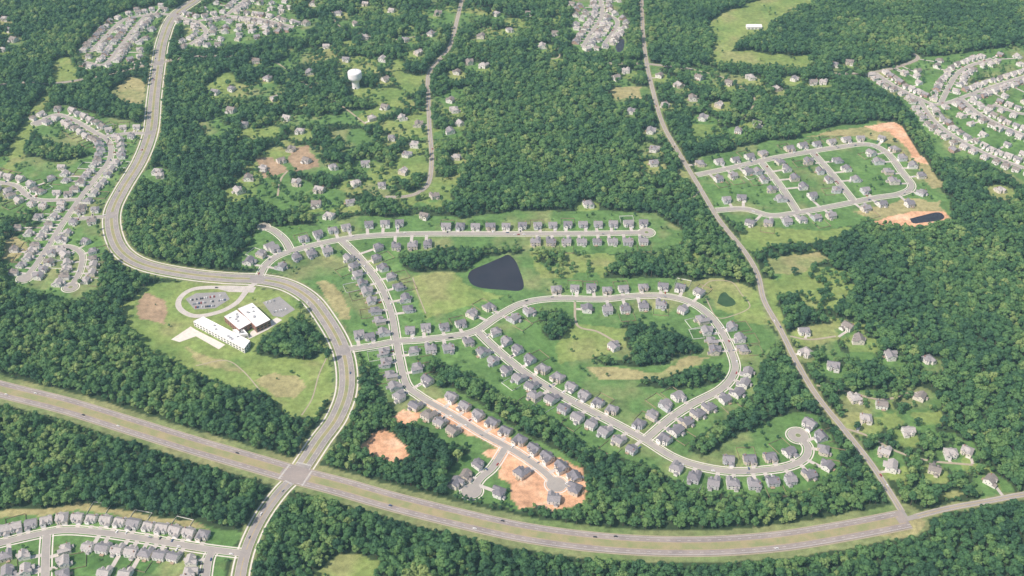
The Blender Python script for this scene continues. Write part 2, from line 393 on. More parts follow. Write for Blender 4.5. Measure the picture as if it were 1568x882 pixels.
paint(MEAD,[(630,420),(690,414),(716,440),(770,452),(700,475),(650,485),(632,450)])
paint(MEAD,[(880,500),(960,500),(960,530),(900,550),(860,560),(850,530)])
paint(DRY,[(900,565),(940,562),(1000,570),(1060,548),(1088,550),(1060,562),(1000,580),(960,583),(920,582)])
paint(DRY,[(485,432),(503,426),(525,450),(535,475),(540,490),(525,490),(508,465)])
paint(MEAD,[(205,462),(235,437),(270,430),(390,440),(440,450),(480,490),(500,540),(510,560),(508,600),(482,642),(440,640),(395,602),(350,592),(300,572),(235,540),(200,500),(180,470)])
paint(FOR,[(392,535),(405,515),(430,495),(462,478),(482,500),(492,538),(470,551),(415,549)])
paint(DRY,[(385,578),(420,568),(462,572),(470,590),(450,610),(415,610)])
paint(DRY,[(285,532),(340,547),(370,568),(345,570),(305,552)])
paint(BROWN,[(205,472),(228,450),(256,460),(248,495),(218,490)])
paint(DIRT,[(650,610),(690,612),(770,660),(830,695),(893,715),(905,745),(895,768),(850,782),(800,776),(777,738),(752,722),(733,703),(745,688),(765,690),(705,655),(655,628)])
paint(LAWN,[(700,700),(735,695),(770,715),(745,740),(700,752),(685,740)])
paint(DIRT,[(556,682),(575,662),(590,655),(604,668),(628,685),(633,702),(600,712),(572,702)])
paint(DIRT,[(596,640),(612,628),(640,630),(632,645),(608,650)])
paint(LAWN,[(1055,245),(1200,213),(1345,183),(1380,193),(1402,225),(1430,270),(1455,310),(1463,335),(1400,347),(1330,337),(1300,345),(1160,358),(1140,350),(1100,320),(1075,280)])
paint(DRY,[(1230,212),(1300,200),(1350,185),(1385,203),(1422,250),(1446,288),(1428,290),(1375,228),(1335,210)])
paint(DIRT,[(1330,190),(1370,187),(1395,210),(1425,255),(1412,252),(1380,215)])
paint(DRY,[(1310,325),(1380,306),(1440,308),(1462,335),(1400,346),(1350,336)])
paint(DIRT,[(1370,328),(1445,320),(1458,333),(1400,347),(1340,338)])
paint(MEAD,[(1130,352),(1290,347),(1310,350),(1260,368),(1180,378),(1150,388)])
paint(DRY,[(1170,400),(1250,386),(1270,398),(1230,415),(1185,418)])
paint(MEAD,[(1165,425),(1210,430),(1260,440),(1250,455),(1190,450),(1180,480)])
paint(MEAD,[(1080,40),(1110,18),(1190,-5),(1270,-10),(1200,20),(1170,45),(1140,52),(1118,80),(1245,87),(1235,104),(1090,97),(1095,60)])
paint(DRY,[(938,132),(982,132),(986,153),(940,153)])
for p in [[(1345,640),(1380,628),(1390,650),(1355,660)],[(1400,632),(1440,630),(1445,655),(1412,655)],[(1365,660),(1400,655),(1400,672),(1370,675)],[(1230,500),(1275,500),(1290,515),(1240,530)],
 [(575,285),(655,262),(655,240),(610,235),(600,265)],[(620,150),(650,140),(652,115),(600,110)],[(480,300),(500,320),(470,322)],[(1060,430),(1100,425),(1150,440),(1190,470),(1205,500),(1130,490)],[(310,130),(340,118),(338,135),(315,140)]]: paint(MEAD,p)
for p in [[(395,245),(425,240),(440,262),(410,272)],[(440,225),(475,222),(490,255),(450,262)]]: paint(BROWN,p)
for p in [[(1350,128),(1342,113),(1400,92),(1500,78),(1700,60),(1700,300),(1568,282),(1510,247),(1440,240),(1400,180)],D2,D3,D4,
 [(42,190),(95,160),(150,178),(216,190),(214,215),(176,290),(162,330),(165,370),(158,440),(120,458),(30,445),(5,415),(10,360),(-80,330),(-80,240),(60,240),(90,235),(60,215)]]: paint(LAWN,p)
for p in [[(0,330),(30,330),(60,310),(60,345),(20,370),(0,360)],[(60,215),(120,222),(135,240),(110,250),(60,245)],[(1480,120),(1540,115),(1530,130),(1480,140)]]: paint(FOR,p)
paint(MEAD,[(0,265),(30,200),(60,150),(78,132),(72,160),(42,220),(15,275)])
paint(DRY,[(168,142),(200,120),(226,125),(218,162),(185,158)])
paint(MEAD,[(80,95),(110,90),(120,125),(85,130)]); paint(DRY,[(5,370),(30,362),(50,380),(20,400),(5,395)])
paint(LAWN,[(-100,795),(0,785),(120,776),(200,783),(300,798),(372,822),(350,850),(335,940),(-100,940)])
paint(DRY,[(-100,795),(0,783),(120,775),(210,783),(300,798),(330,812),(200,792),(120,784),(0,793)])
paint(MEAD,[(465,900),(490,868),(520,842),(560,850),(582,862),(575,900)])
paint(MEAD,[(1090,430),(1130,430),(1150,470),(1130,485),(1095,475)])
paint(DRY,[(1320,800),(1370,790),(1420,800),(1395,825),(1340,820)])
sn=fbm(GX,GY,60,33,3); sn2=fbm(GX,GY,120,51,2)
semi=cov==SEMI
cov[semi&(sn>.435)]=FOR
cov[semi&(sn<=.435)&(sn2>.5)]=MEAD
cov[cov==SEMI]=LAWN
notree=np.zeros((ny,nx),bool); tone=np.ones((ny,nx),np.float32)
def stamp(x,y,rad,fn):
    i0=int((x-rad-X0)/RES);i1=int((x+rad-X0)/RES)+2;j0=int((y-rad-Y0)/RES);j1=int((y+rad-Y0)/RES)+2
    i0=max(i0,0);j0=max(j0,0);i1=min(i1,nx);j1=min(j1,ny)
    if i1<=i0 or j1<=j0: return
    s=(slice(j0,j1),slice(i0,i1)); m=(GX[s]-x)**2+(GY[s]-y)**2<rad*rad
    fn(s,m)
def f_lawn(s,m):
    c=cov[s]; c[m&(c==FOR)]=LAWN
def f_mead(s,m):
    c=cov[s]; c[m&(c==FOR)]=MEAD
def f_nt(s,m):
    c=notree[s]; c[m]=True
def f_verge(s,m):
    c=cov[s]; c[m&((c==FOR)|(c==MEAD)|(c==LAWN))]=VERGE
for r in roads:
    t=r['type']
    for p in r['P'][::2]:
        if t in('hwy','blvd','coll','country'): stamp(p[0],p[1],SH[t],f_verge)
        else: stamp(p[0],p[1],SH[t],f_lawn)
        stamp(p[0],p[1],HW[t]+{'hwy':10,'blvd':8,'coll':7,'country':4,'local':5,'small':3,'lane':0,'lane2':4}[t],f_nt)
rnd=random.Random(3)
for h in hs:
    x,y,a=h[:3]
    if h[3]=='rural':
        stamp(x+rnd.uniform(-6,6),y-rnd.uniform(0,10),rnd.uniform(16,27),f_mead if rnd.random()<.6 else f_lawn); stamp(x,y,10,f_nt); stamp(x,y-8,9,f_nt)
        continue
    stamp(x,y,15,f_lawn); stamp(x,y,10 if h[3]!='dense' else 8,f_nt)
    rad=34; i0=max(int((x-rad-X0)/RES),0);i1=min(int((x+rad-X0)/RES)+1,nx);j0=max(int((y-rad-Y0)/RES),0);j1=min(int((y+rad-Y0)/RES)+1,ny)
    if i1<=i0 or j1<=j0: continue
    s=(slice(j0,j1),slice(i0,i1)); ddx=GX[s]-x; ddy=GY[s]-y
    lx=ddx*math.cos(a)+ddy*math.sin(a); ly=-ddx*math.sin(a)+ddy*math.cos(a)
    m=(abs(lx)<11.5)&(ly>-16)&(ly<26)
    tt=tone[s]; tt[m]=rnd.uniform(.75,1.25)
for poly,wm in (([(716,424),(722,414),(745,404),(768,394),(778,390),(788,398),(795,412),(802,436),(796,445),(770,444),(738,441),(722,435)],'water'),([(1393,335),(1412,330),(1436,325),(1446,331),(1440,337),(1412,341),(1398,342)],'water'),([(1098,464),(1102,452),(1110,447),(1116,453),(1124,459),(1126,466),(1112,470)],'greenwater'),([(942,72),(950,60),(956,62),(954,76),(946,80)],'water')):
    P=catmull([G(*p) for p in poly+[poly[0]]],5)[:-1]
    mb=MB(); mb.face([(p[0],p[1],.15) for p in P][::-1],M[wm])
    o=mb.obj('pond' if wm=='water' else 'wetland_basin')
    if o.data.polygons[0].normal.z<0: o.data.flip_normals()
    c=P.mean(0)
    for q in np.linspace(0,1,12):
        for p in P[::2]:
            s_=c+(p-c)*q; stamp(s_[0],s_[1],7,f_nt); stamp(s_[0],s_[1],6,f_lawn)
def lk(arr,x,y):
    i=np.clip(((x-X0)/RES).astype(int),0,nx-1); j=np.clip(((y-Y0)/RES).astype(int),0,ny-1)
    return arr[j,i]
for tr in ([(1075,440),(1090,430),(1120,432),(1135,450),(1148,470),(1120,484),(1098,486),(1085,465),(1075,440)],[(500,548),(488,575),(478,610),(462,636)],[(632,425),(640,450),(652,480)],[(300,560),(345,552),(372,568),(400,600)]):
    P=catmull([G(*p) for p in tr],3); r=dict(name='path',type='lane',P=P,N=normals(P),id=900); mb=MB(); ribbon(mb,r,-.9,.9,.16,M['gravel']); mb.obj('gravel_path')
# ------------------------------------------------------------------ ground sheet
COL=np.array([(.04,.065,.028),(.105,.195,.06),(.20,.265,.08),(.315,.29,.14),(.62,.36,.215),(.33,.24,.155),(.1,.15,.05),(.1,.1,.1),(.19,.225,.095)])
xs=np.r_[-40000,-15000,-6000,-3000,-2200,np.arange(-1740,1741,3.0),2200,3000,6000,15000,40000]
ys=np.r_[-40000,-6000,-1000,200,500,np.arange(640,3130,3.0),3400,4200,6000,15000,40000]
MX,MY=np.meshgrid(xs,ys); n1,n2=len(ys),len(xs)
cv=lk(cov,MX.ravel(),MY.ravel()); tn=lk(tone,MX.ravel(),MY.ravel())
out=(MX.ravel()<X0)|(MX.ravel()>X1)|(MY.ravel()<Y0)|(MY.ravel()>Y1); cv[out]=0; tn[out]=1
fx,fy=MX.ravel(),MY.ravel()
col=COL[cv]
b1=fbm(fx,fy,55,71,4)[:,None]; b2=fbm(fx,fy,18,81,3)[:,None]
dry=np.array([(.31,.28,.14)]); grn=np.array([(.09,.185,.048)])
g=((cv==LAWN)|(cv==MEAD)|(cv==VERGE)|(cv==DRY))[:,None]
w1=.5*np.clip((b1-.55)*5,0,1); col=np.where(g,col*(1-w1)+dry*w1,col)
w2=.5*np.clip((.46-b1)*5,0,1); col=np.where(g,col*(1-w2)+grn*w2,col)
col=col*(.78+.44*b2)
islawn=(cv==LAWN)[:,None]
col=np.where(islawn,col*tn[:,None]**np.array([[1.2,.9,1.0]]),col)
di=(cv==DIRT)[:,None]; w3=np.clip((b2-.52)*5,0,1); col=np.where(di,(col*(.75+.5*b1))*(1-.5*w3)+np.array([[.62,.48,.35]])*.5*w3,col)
verts=np.c_[fx,fy,np.zeros_like(fx)]
me=bpy.data.meshes.new('ground'); me.vertices.add(len(verts)); me.vertices.foreach_set('co',verts.astype(np.float32).ravel())
I=np.arange(n1*n2).reshape(n1,n2)
q=np.stack([I[:-1,:-1],I[:-1,1:],I[1:,1:],I[1:,:-1]],-1).reshape(-1,4)
me.loops.add(q.size); me.loops.foreach_set('vertex_index',q.ravel().astype(np.int32))
me.polygons.add(len(q)); me.polygons.foreach_set('loop_start',np.arange(0,q.size,4,dtype=np.int32))
me.update(calc_edges=True)
ca=me.color_attributes.new('cover','FLOAT_COLOR','POINT'); ca.data.foreach_set('color',np.c_[col,np.ones(len(col))].astype(np.float32).ravel())
m,nt,b=new_mat('ground_cover'); b.inputs['Roughness'].default_value=.95; b.inputs['Specular IOR Level'].default_value=.1
at=nt.nodes.new('ShaderNodeAttribute'); at.attribute_name='cover'
ge=nt.nodes.new('ShaderNodeNewGeometry')
def noi(s,d=5,r=.65):
    n=nt.nodes.new('ShaderNodeTexNoise'); n.inputs['Scale'].default_value=s; n.inputs['Detail'].default_value=d; n.inputs['Roughness'].default_value=r
    nt.links.new(ge.outputs['Position'],n.inputs['Vector']); return n
na=noi(.12); nb=noi(.8,3)
ml=nt.nodes.new('ShaderNodeMapRange'); ml.inputs['From Min'].default_value=.3; ml.inputs['From Max'].default_value=.7; ml.inputs['To Min'].default_value=.66; ml.inputs['To Max'].default_value=1.34
nt.links.new(na.outputs['Fac'],ml.inputs['Value'])
ml2=nt.nodes.new('ShaderNodeMapRange'); ml2.inputs['From Min'].default_value=.3; ml2.inputs['From Max'].default_value=.7; ml2.inputs['To Min'].default_value=.8; ml2.inputs['To Max'].default_value=1.2
nt.links.new(nb.outputs['Fac'],ml2.inputs['Value'])
mm=nt.nodes.new('ShaderNodeMath'); mm.operation='MULTIPLY'; nt.links.new(ml.outputs[0],mm.inputs[0]); nt.links.new(ml2.outputs[0],mm.inputs[1])
vm=nt.nodes.new('ShaderNodeVectorMath'); vm.operation='SCALE'; nt.links.new(at.outputs['Color'],vm.inputs[0]); nt.links.new(mm.outputs[0],vm.inputs['Scale'])
nt.links.new(vm.outputs[0],b.inputs['Base Color'])
me.materials.append(m)
sc.collection.objects.link(bpy.data.objects.new('ground',me))
# ------------------------------------------------------------------ houses
def house_mesh(k,wall,roof,style):
    rr=random.Random(k); mb=MB()
    W,D,hh=rr.choice([13,14,14.5]),rr.choice([10,11,11.5]),6.0
    Wm,Rm=wall,roof
    def gable(x0,x1,y0,y1,z,rise,axis,ov=.5):
        x0-=ov;x1+=ov;y0-=ov;y1+=ov; z0=z-.12
        if axis=='x':
            ym=(y0+y1)/2; A=[(x0,y0,z0),(x1,y0,z0),(x1,ym,z+rise),(x0,ym,z+rise)]; B=[(x1,y1,z0),(x0,y1,z0),(x0,ym,z+rise),(x1,ym,z+rise)]
            E=[[(x0+ov,y0+ov,z),(x0+ov,ym,z+rise-.2),(x0+ov,y1-ov,z)],[(x1-ov,y0+ov,z),(x1-ov,y1-ov,z),(x1-ov,ym,z+rise-.2)]]
        else:
            xm=(x0+x1)/2; A=[(x0,y1,z0),(x0,y0,z0),(xm,y0,z+rise),(xm,y1,z+rise)]; B=[(x1,y0,z0),(x1,y1,z0),(xm,y1,z+rise),(xm,y0,z+rise)]
            E=[[(x0+ov,y0+ov,z),(x1-ov,y0+ov,z),(xm,y0+ov,z+rise-.2)],[(x1-ov,y1-ov,z),(x0+ov,y1-ov,z),(xm,y1-ov,z+rise-.2)]]
        for p in(A,B):
            mb.face(p,Rm); mb.face([(a,b_,c-.18) for a,b_,c in p][::-1],M['trim'])
        for p in E: mb.face(p,Wm)
    def hip(x0,x1,y0,y1,z,rise,ov=.5):
        x0-=ov;x1+=ov;y0-=ov;y1+=ov; ym=(y0+y1)/2; d=(y1-y0)/2*.95
        a,b_=(x0+d,ym,z+rise),(x1-d,ym,z+rise)
        mb.face([(x0,y0,z),(x1,y0,z),b_,a],Rm); mb.face([(x1,y1,z),(x0,y1,z),a,b_],Rm)
        mb.face([(x0,y1,z),(x0,y0,z),a],Rm); mb.face([(x1,y0,z),(x1,y1,z),b_],Rm)
        mb.face([(x0,y0,z-.02),(x0,y1,z-.02),(x1,y1,z-.02),(x1,y0,z-.02)],M['trim'])
    mb.box((0,0,0),(W,D,hh),Wm)
    rise=3.2
    if style==1: hip(-W/2,W/2,-D/2,D/2,hh,rise)
    else: gable(-W/2,W/2,-D/2,D/2,hh,rise,'x')
    sd=rr.choice([-1,1]); gx_=sd*(W/2-3.2)
    gd=4.2; mb.box((gx_,-D/2-gd/2,0),(6.4,gd-.01,hh if style!=2 else 3.2),Wm)
    zt=hh if style!=2 else 3.2
    gable(gx_-3.2,gx_+3.2,-D/2-gd,-D/2+ (2.5 if zt>4 else 0),zt,2.3,'y')
    mb.box((gx_,-D/2-gd-.04,.1),(4.9,.08,2.3),M['trim'])
    mb.box((-gx_*.9,-D/2-.9,0),(3.6,1.8,hh-.02),Wm); gable(-gx_*.9-1.8,-gx_*.9+1.8,-D/2-1.8,-D/2+2,hh-.02,1.6,'y',.35)
    mb.box((0,-D/2-.8,2.7),(4,1.6,.2),Rm); mb.box((0,-D/2-.05,.1),(1.1,.1,2.2),M['brick'])
    for s in(-1.8,1.8): mb.box((s,-D/2-1.4,0),(.2,.2,2.7),M['trim'])
    def win(x,y,z,w,h_,ax):
        if ax=='y': mb.box((x,y,z-.1),(w+.3,.08,h_+.2),M['trim']); mb.box((x,y+(.05 if y>0 else -.05),z),(w,.08,h_),M['glass'])
        else: mb.box((x,y,z-.1),(.08,w+.3,h_+.2),M['trim']); mb.box((x+(.05 if x>0 else -.05),y,z),(.08,w,h_),M['glass'])
    for x in(-W*.32,0,W*.32):
        win(x,D/2,4,1.1,1.4,'y'); win(x,D/2,1,1.4,1.6,'y')
    win(-gx_*.9,-D/2-1.8,4,1.2,1.4,'y'); win(-gx_*.9,-D/2-1.8,.9,1.6,1.6,'y'); win(0,-D/2,4.1,1,1.2,'y')
    if zt>4: win(gx_,-D/2-gd,4,1.8,1.3,'y')
    for s in(-1,1):
        for y in(-D*.22,D*.25): win(s*W/2,y,4,.9,1.3,'x')
        win(s*W/2,D*.1,1.1,.9,1.3,'x')
    if rr.random()<.5: mb.box((-sd*(W/2-2),D*.2,hh),(1,1,4.0),M['brick'])
    if rr.random()<.6:
        mb.box((-sd*3,D/2+1.8,0),(4.5,3.6-.02,3),Wm); gable(-sd*3-2.25,-sd*3+2.25,D/2,D/2+3.6,3,1.2,'y',.3)
    else: mb.box((sd*2,D/2+1.7,1.0),(5,3.3,.2),M['fencewood'])
    return mb.obj('house_model',link=False).data
HM={}
def mk(kind,wl,rl,n):
    HM[kind]=[]
    for i in range(n):
        me=house_mesh(i*7+len(kind),WM[wl[i%len(wl)]],RM[rl[(i*3+i//2)%len(rl)]],i%3); me.name='house_%s_%d'%(kind,i); HM[kind].append(me)
mk('new',[0,2,3,1,5,3,4],[0,1,2,1,4,3,1],16); mk('constr',[1,4,1,3],[0,1,4],8); mk('bl',[0,1,3],[3,3,1],6)
mk('old',[0,3,1,0],[1,3,4,3],8); mk('dense',[0,3,0,1,3,6],[3,1,3,4],9); mk('rural',[0,1,0,4,3],[1,4,3,3],8)
nm={'new':'two_storey_house','constr':'new_build_house','bl':'suburban_house','old':'suburban_house','dense':'suburban_house','rural':'farm_house'}
rnd=random.Random(5); drv=MB()
for x,y,a,kind,d,hw in hs:
    me=rnd.choice(HM[kind]); o=bpy.data.objects.new(nm[kind],me); sc.collection.objects.link(o)
    o.location=(x,y,0); o.rotation_euler=(0,0,a+rnd.uniform(-.04,.04)+ (rnd.uniform(-.6,.6) if kind=='rural' else 0))
    s=rnd.uniform(.98,1.12) if kind in('new','constr') else rnd.uniform(.86,1.02)
    if kind=='rural': s*=1.15
    o.scale=(s,s,s)
    if d<70 and kind!='rural' or d<30:
        cx,sx=math.cos(a),math.sin(a); off=rnd.choice([-3.2,3.2])
        ln=max(d-hw-8,1)
        mx,my=off,-(8+ln/2); z=.15+rnd.random()*.02
        c=(x+mx*cx-my*sx,y+mx*sx+my*cx)
        w=5.2 if kind in('new','constr','bl') else 4.0; pts=[]
        for ux,uy in((-w/2,-ln/2),(w/2,-ln/2),(w/2,ln/2),(-w/2,ln/2)):
            pts.append((c[0]+ux*cx-uy*sx,c[1]+ux*sx+uy*cx,z))
        drv.face(pts,M['drive'])
    if kind in('new','old','bl') and rnd.random()<.3:
        f=MB(); mt=M['trim'] if rnd.random()<.25 else M['fencewood']; w2,dp=11.2,rnd.uniform(20,27)
        for (c0,c1,l) in (((-w2,(5+dp)/2),math.pi/2,dp-5),((w2,(5+dp)/2),math.pi/2,dp-5),((0,dp),0,2*w2)):
            lx,ly=c0; wx,wy=x+lx*cx-ly*sx,y+lx*sx+ly*cx
            f.box((wx,wy,.15),(l,.12,1.2),mt,rot=a+c1)
            n=int(l/2.4)
            for q_ in range(n+1):
                tt=-l/2+l*q_/n; f.box((wx+tt*math.cos(a+c1),wy+tt*math.sin(a+c1),0),(.18,.18,1.5),mt,rot=a+c1)
        f.obj('yard_fence')
drv.obj('driveways')
# ------------------------------------------------------------------ school
def sheet(poly,z,mat):
    P=[G(p[0],p[1]) for p in poly]
    A=sum(P[i-1][0]*P[i][1]-P[i][0]*P[i-1][1] for i in range(len(P)))
    if A<0: P=P[::-1]
    mb=MB(); mb.face([(p[0],p[1],z) for p in P],mat); return mb,P
def block(mb,P,z0,z1,wall,top,par=.6):
    n=len(P); c=np.mean(P,axis=0)
    inn=[tuple(np.array(p)+(c-np.array(p))/np.linalg.norm(c-np.array(p))*.6) for p in P]
    for i in range(n):
        a,b_=P[i-1],P[i]; ia,ib=inn[i-1],inn[i]
        mb.face([(*a,z0),(*b_,z0),(*b_,z1+par),(*a,z1+par)],wall)
        mb.face([(*a,z1+par),(*b_,z1+par),(*ib,z1+par),(*ia,z1+par)],M['trim'])
        mb.face([(*ib,z1),(*ia,z1),(*ia,z1+par),(*ib,z1+par)],M['trim'])
        L_=math.dist(a,b_); nw=int(L_/6); dx,dy=(b_[0]-a[0])/L_,(b_[1]-a[1])/L_; nxn,nyn=dy,-dx
        for fl in range(int((z1-z0)/4)):
            for w in range(nw):
                t=(w+.5)*L_/nw; X,Y=a[0]+dx*t+nxn*.05,a[1]+dy*t+nyn*.05
                mb.box((X,Y,z0+1.1+fl*4),(3.6,.12,1.9),M['glass'],rot=math.atan2(dy,dx))
    mb.face([(*p,z1) for p in inn],top)
def ccw(P):
    A=sum(P[i-1][0]*P[i][1]-P[i][0]*P[i-1][1] for i in range(len(P)))
    return P if A>0 else P[::-1]
mb=MB()
for poly,z1 in (([(296,492),(311,485),(383,522),(374,534)],8.5),([(343,485),(362,475),(386,494),(366,505)],9.5),([(364,473),(386,464),(414,490),(392,501)],10.5),([(356,505),(372,503),(380,512),(366,513)],6.5)):
    P=ccw([G(p[0],p[1],z1) for p in poly]); block(mb,P,0,z1,M['brick'] if z1>9 else M['trim'],M['roofwhite'])
    c=np.mean(P,axis=0)
    for _ in range(6):
        q_=np.array(P[random.randrange(len(P))]); s_=c+(q_-c)*random.uniform(.1,.6); mb.box((s_[0],s_[1],z1),(3,2.2,1.5),M['metalgrey'],rot=.5)
mb.obj('school_building')
for poly,z,mt in (([(284,458),(300,449),(345,447),(352,458),(330,472),(298,474)],.155,M['asphaltdark']),([(402,463),(428,454),(452,474),(432,486),(418,484)],.16,M['asphaltdark']),([(262,520),(292,500),(300,505),(345,528),(335,535),(300,515),(275,524)],.165,M['concrete']),([(380,520),(410,505),(432,490),(424,486),(384,508)],.17,M['concrete']),([(325,440),(360,438),(392,440),(388,448),(350,447)],.15,M['drive'])):
    m_,P=sheet(poly,z,mt); m_.obj('school_parking_lot' if mt is M['asphaltdark'] else 'plaza_pavement')
    c=np.mean(P,axis=0)
    for q1 in np.linspace(0,1,8):
        for p in P: s_=c+(np.array(p)-c)*q1; stamp(s_[0],s_[1],8,f_nt)
# ------------------------------------------------------------------ water tower
mb=MB(); c=G(545,134); prof=[(8.2,0),(7.4,3),(7.2,12),(8.5,15),(12,19),(13.8,22),(14.2,25),(14.2,33),(13.6,35.2),(10,36.8),(4,37.8),(0.01,38.1)]
n=40
for i in range(len(prof)-1):
    for k in range(n):
        a,b_=2*math.pi*k/n,2*math.pi*(k+1)/n; r0,z0=prof[i]; r1,z1=prof[i+1]
        mb.face([(c[0]+r0*math.cos(a),c[1]+r0*math.sin(a),z0),(c[0]+r0*math.cos(b_),c[1]+r0*math.sin(b_),z0),(c[0]+r1*math.cos(b_),c[1]+r1*math.sin(b_),z1),(c[0]+r1*math.cos(a),c[1]+r1*math.sin(a),z1)],M['steel'])
mb.box((c[0]+2,c[1],37.7),(1.2,1.2,2),M['metalgrey']); mb.box((c[0],c[1]-7.9,0),(2.4,.8,3),M['glass'])
mb.obj('water_tower'); stamp(c[0],c[1],20,f_nt); stamp(c[0],c[1]-12,18,f_nt)
# barn
mb=MB(); c=G(1154,43)
mb.box((c[0],c[1],0),(34,16,6),M['trim'])
for s in(-1,1): mb.face([(c[0]-17.5,c[1]+s*8.5,6.02),(c[0]+17.5,c[1]+s*8.5,6.02),(c[0]+17.5,c[1],8.6),(c[0]-17.5,c[1],8.6)][::s],M['roofwhite'])
for s in(-1,1): mb.face([(c[0]+s*17,c[1]-8,6),(c[0]+s*17,c[1]+8,6),(c[0]+s*17,c[1],8.4)],M['trim'])
for k in range(4): mb.box((c[0]-12+k*8,c[1]-8.05,.1),(4.5,.1,4),M['metalgrey'])
mb.obj('barn')
# ------------------------------------------------------------------ cars
def car_mesh(i,colr):
    mb=MB(); pm=pmat('car_paint_%d'%i,colr,colr,rough=.3,scale=1,spec=.5)
    mb.box((0,0,.35),(1.8,4.5,.55),pm,taper=.97); mb.box((0,-.2,.9),(1.62,2.6,.5),M['glass'],taper=.8); mb.box((0,-.2,1.4),(1.28,2.05,.06),pm)
    for sx in(-.85,.85):
        for sy in(-1.4,1.4):
            pts=[(sx,sy+.33*math.cos(t),.33+.33*math.sin(t)) for t in np.linspace(0,2*math.pi,12,endpoint=False)]
            a=[(p[0]-.1,p[1],p[2]) for p in pts]; b_=[(p[0]+.1,p[1],p[2]) for p in pts]
            mb.face(a,M['rubber']); mb.face(b_[::-1],M['rubber'])
            for k in range(12): mb.face([a[k-1],a[k],b_[k],b_[k-1]],M['rubber'])
    return mb.obj('car_%d'%i,link=False).data
cars=[car_mesh(i,c) for i,c in enumerate([(.75,.75,.75),(.05,.05,.06),(.3,.31,.33),(.35,.04,.03),(.05,.09,.2),(.7,.7,.68)])]
rnd=random.Random(9)
def putcar(x,y,z,a,name='car'):
    o=bpy.data.objects.new(name,rnd.choice(cars)); sc.collection.objects.link(o); o.location=(x,y,z); o.rotation_euler=(0,0,a)
for r in roads:
    t=r['type']; n=len(r['P'])
    cnt={'hwy':14,'blvd':12,'coll':3,'country':max(1,n//70),'local':max(1,n//25),'small':max(1,n//30),'lane':0,'lane2':1}[t]
    for _ in range(cnt):
        i=rnd.randrange(3,n-3) if n>8 else 1; s=rnd.choice([-1,1]); o_={'hwy':rnd.choice([7.1,10.5]),'blvd':rnd.choice([4.7,8.3]),'coll':2.5,'country':1.9,'local':3.1,'small':2.7,'lane':0,'lane2':1.5}[t]
        p=r['P'][i]+r['N'][i]*s*o_; tg=r['N'][i]; putcar(p[0],p[1],{'hwy':.57,'blvd':.49,'coll':.43,'country':.41+r['id']*.0006}.get(t,.23+r['id']*.003),math.atan2(tg[1],tg[0]))
for x,y,a,kind,d,hw in hs:
    if kind!='rural' and d<60 and rnd.random()<.4:
        ly=-13; lx=rnd.choice([-3.2,3.2])
        putcar(x+lx*math.cos(a)-ly*math.sin(a),y+lx*math.sin(a)+ly*math.cos(a),.17,a,'parked_car')
for row in (((292,460),(345,452)),((296,466),(348,459)),((300,471),(338,468)),((408,464),(430,458)),((420,478),(445,472))):
    a_,b_=np.array(G(*row[0])),np.array(G(*row[1])); L_=np.linalg.norm(b_-a_); u_=(b_-a_)/L_
    for k in range(int(L_/2.9)):
        if rnd.random()<.65: p=a_+u_*k*2.9; putcar(p[0],p[1],.18,math.atan2(u_[1],u_[0]),'parked_car')
# ------------------------------------------------------------------ trees
m,nt,b=new_mat('foliage'); LEAF=m
b.inputs['Roughness'].default_value=.6; b.inputs['Specular IOR Level'].default_value=.2
at=nt.nodes.new('ShaderNodeAttribute'); at.attribute_type='INSTANCER'; at.attribute_name='tone'
ge=nt.nodes.new('ShaderNodeNewGeometry')
n_=nt.nodes.new('ShaderNodeTexNoise'); n_.inputs['Scale'].default_value=.5; n_.inputs['Detail'].default_value=1; nt.links.new(ge.outputs['Position'],n_.inputs['Vector'])
a1=nt.nodes.new('ShaderNodeMath'); a1.operation='MULTIPLY_ADD'; a1.inputs[1].default_value=.4; nt.links.new(n_.outputs['Fac'],a1.inputs[0]); nt.links.new(at.outputs['Fac'],a1.inputs[2])
a2=nt.nodes.new('ShaderNodeMath'); a2.operation='SUBTRACT'; a2.inputs[1].default_value=.2; nt.links.new(a1.outputs[0],a2.inputs[0])
rp=nt.nodes.new('ShaderNodeValToRGB'); cr=rp.color_ramp
cr.elements[0].position=0; cr.elements[0].color=(.045,.115,.058,1); cr.elements[1].position=1; cr.elements[1].color=(.31,.40,.14,1)
e=cr.elements.new(.35); e.color=(.085,.195,.075,1); e=cr.elements.new(.7); e.color=(.155,.285,.092,1)
nt.links.new(a2.outputs[0],rp.inputs['Fac']); nt.links.new(rp.outputs['Color'],b.inputs['Base Color'])
tr=nt.nodes.new('ShaderNodeBsdfTranslucent'); nt.links.new(rp.outputs['Color'],tr.inputs['Color'])
mx=nt.nodes.new('ShaderNodeMixShader'); mx.inputs[0].default_value=.3
nt.links.new(b.outputs[0],mx.inputs[1]); nt.links.new(tr.outputs[0],mx.inputs[2]); nt.links.new(mx.outputs[0],nt.nodes['Material Output'].inputs['Surface'])
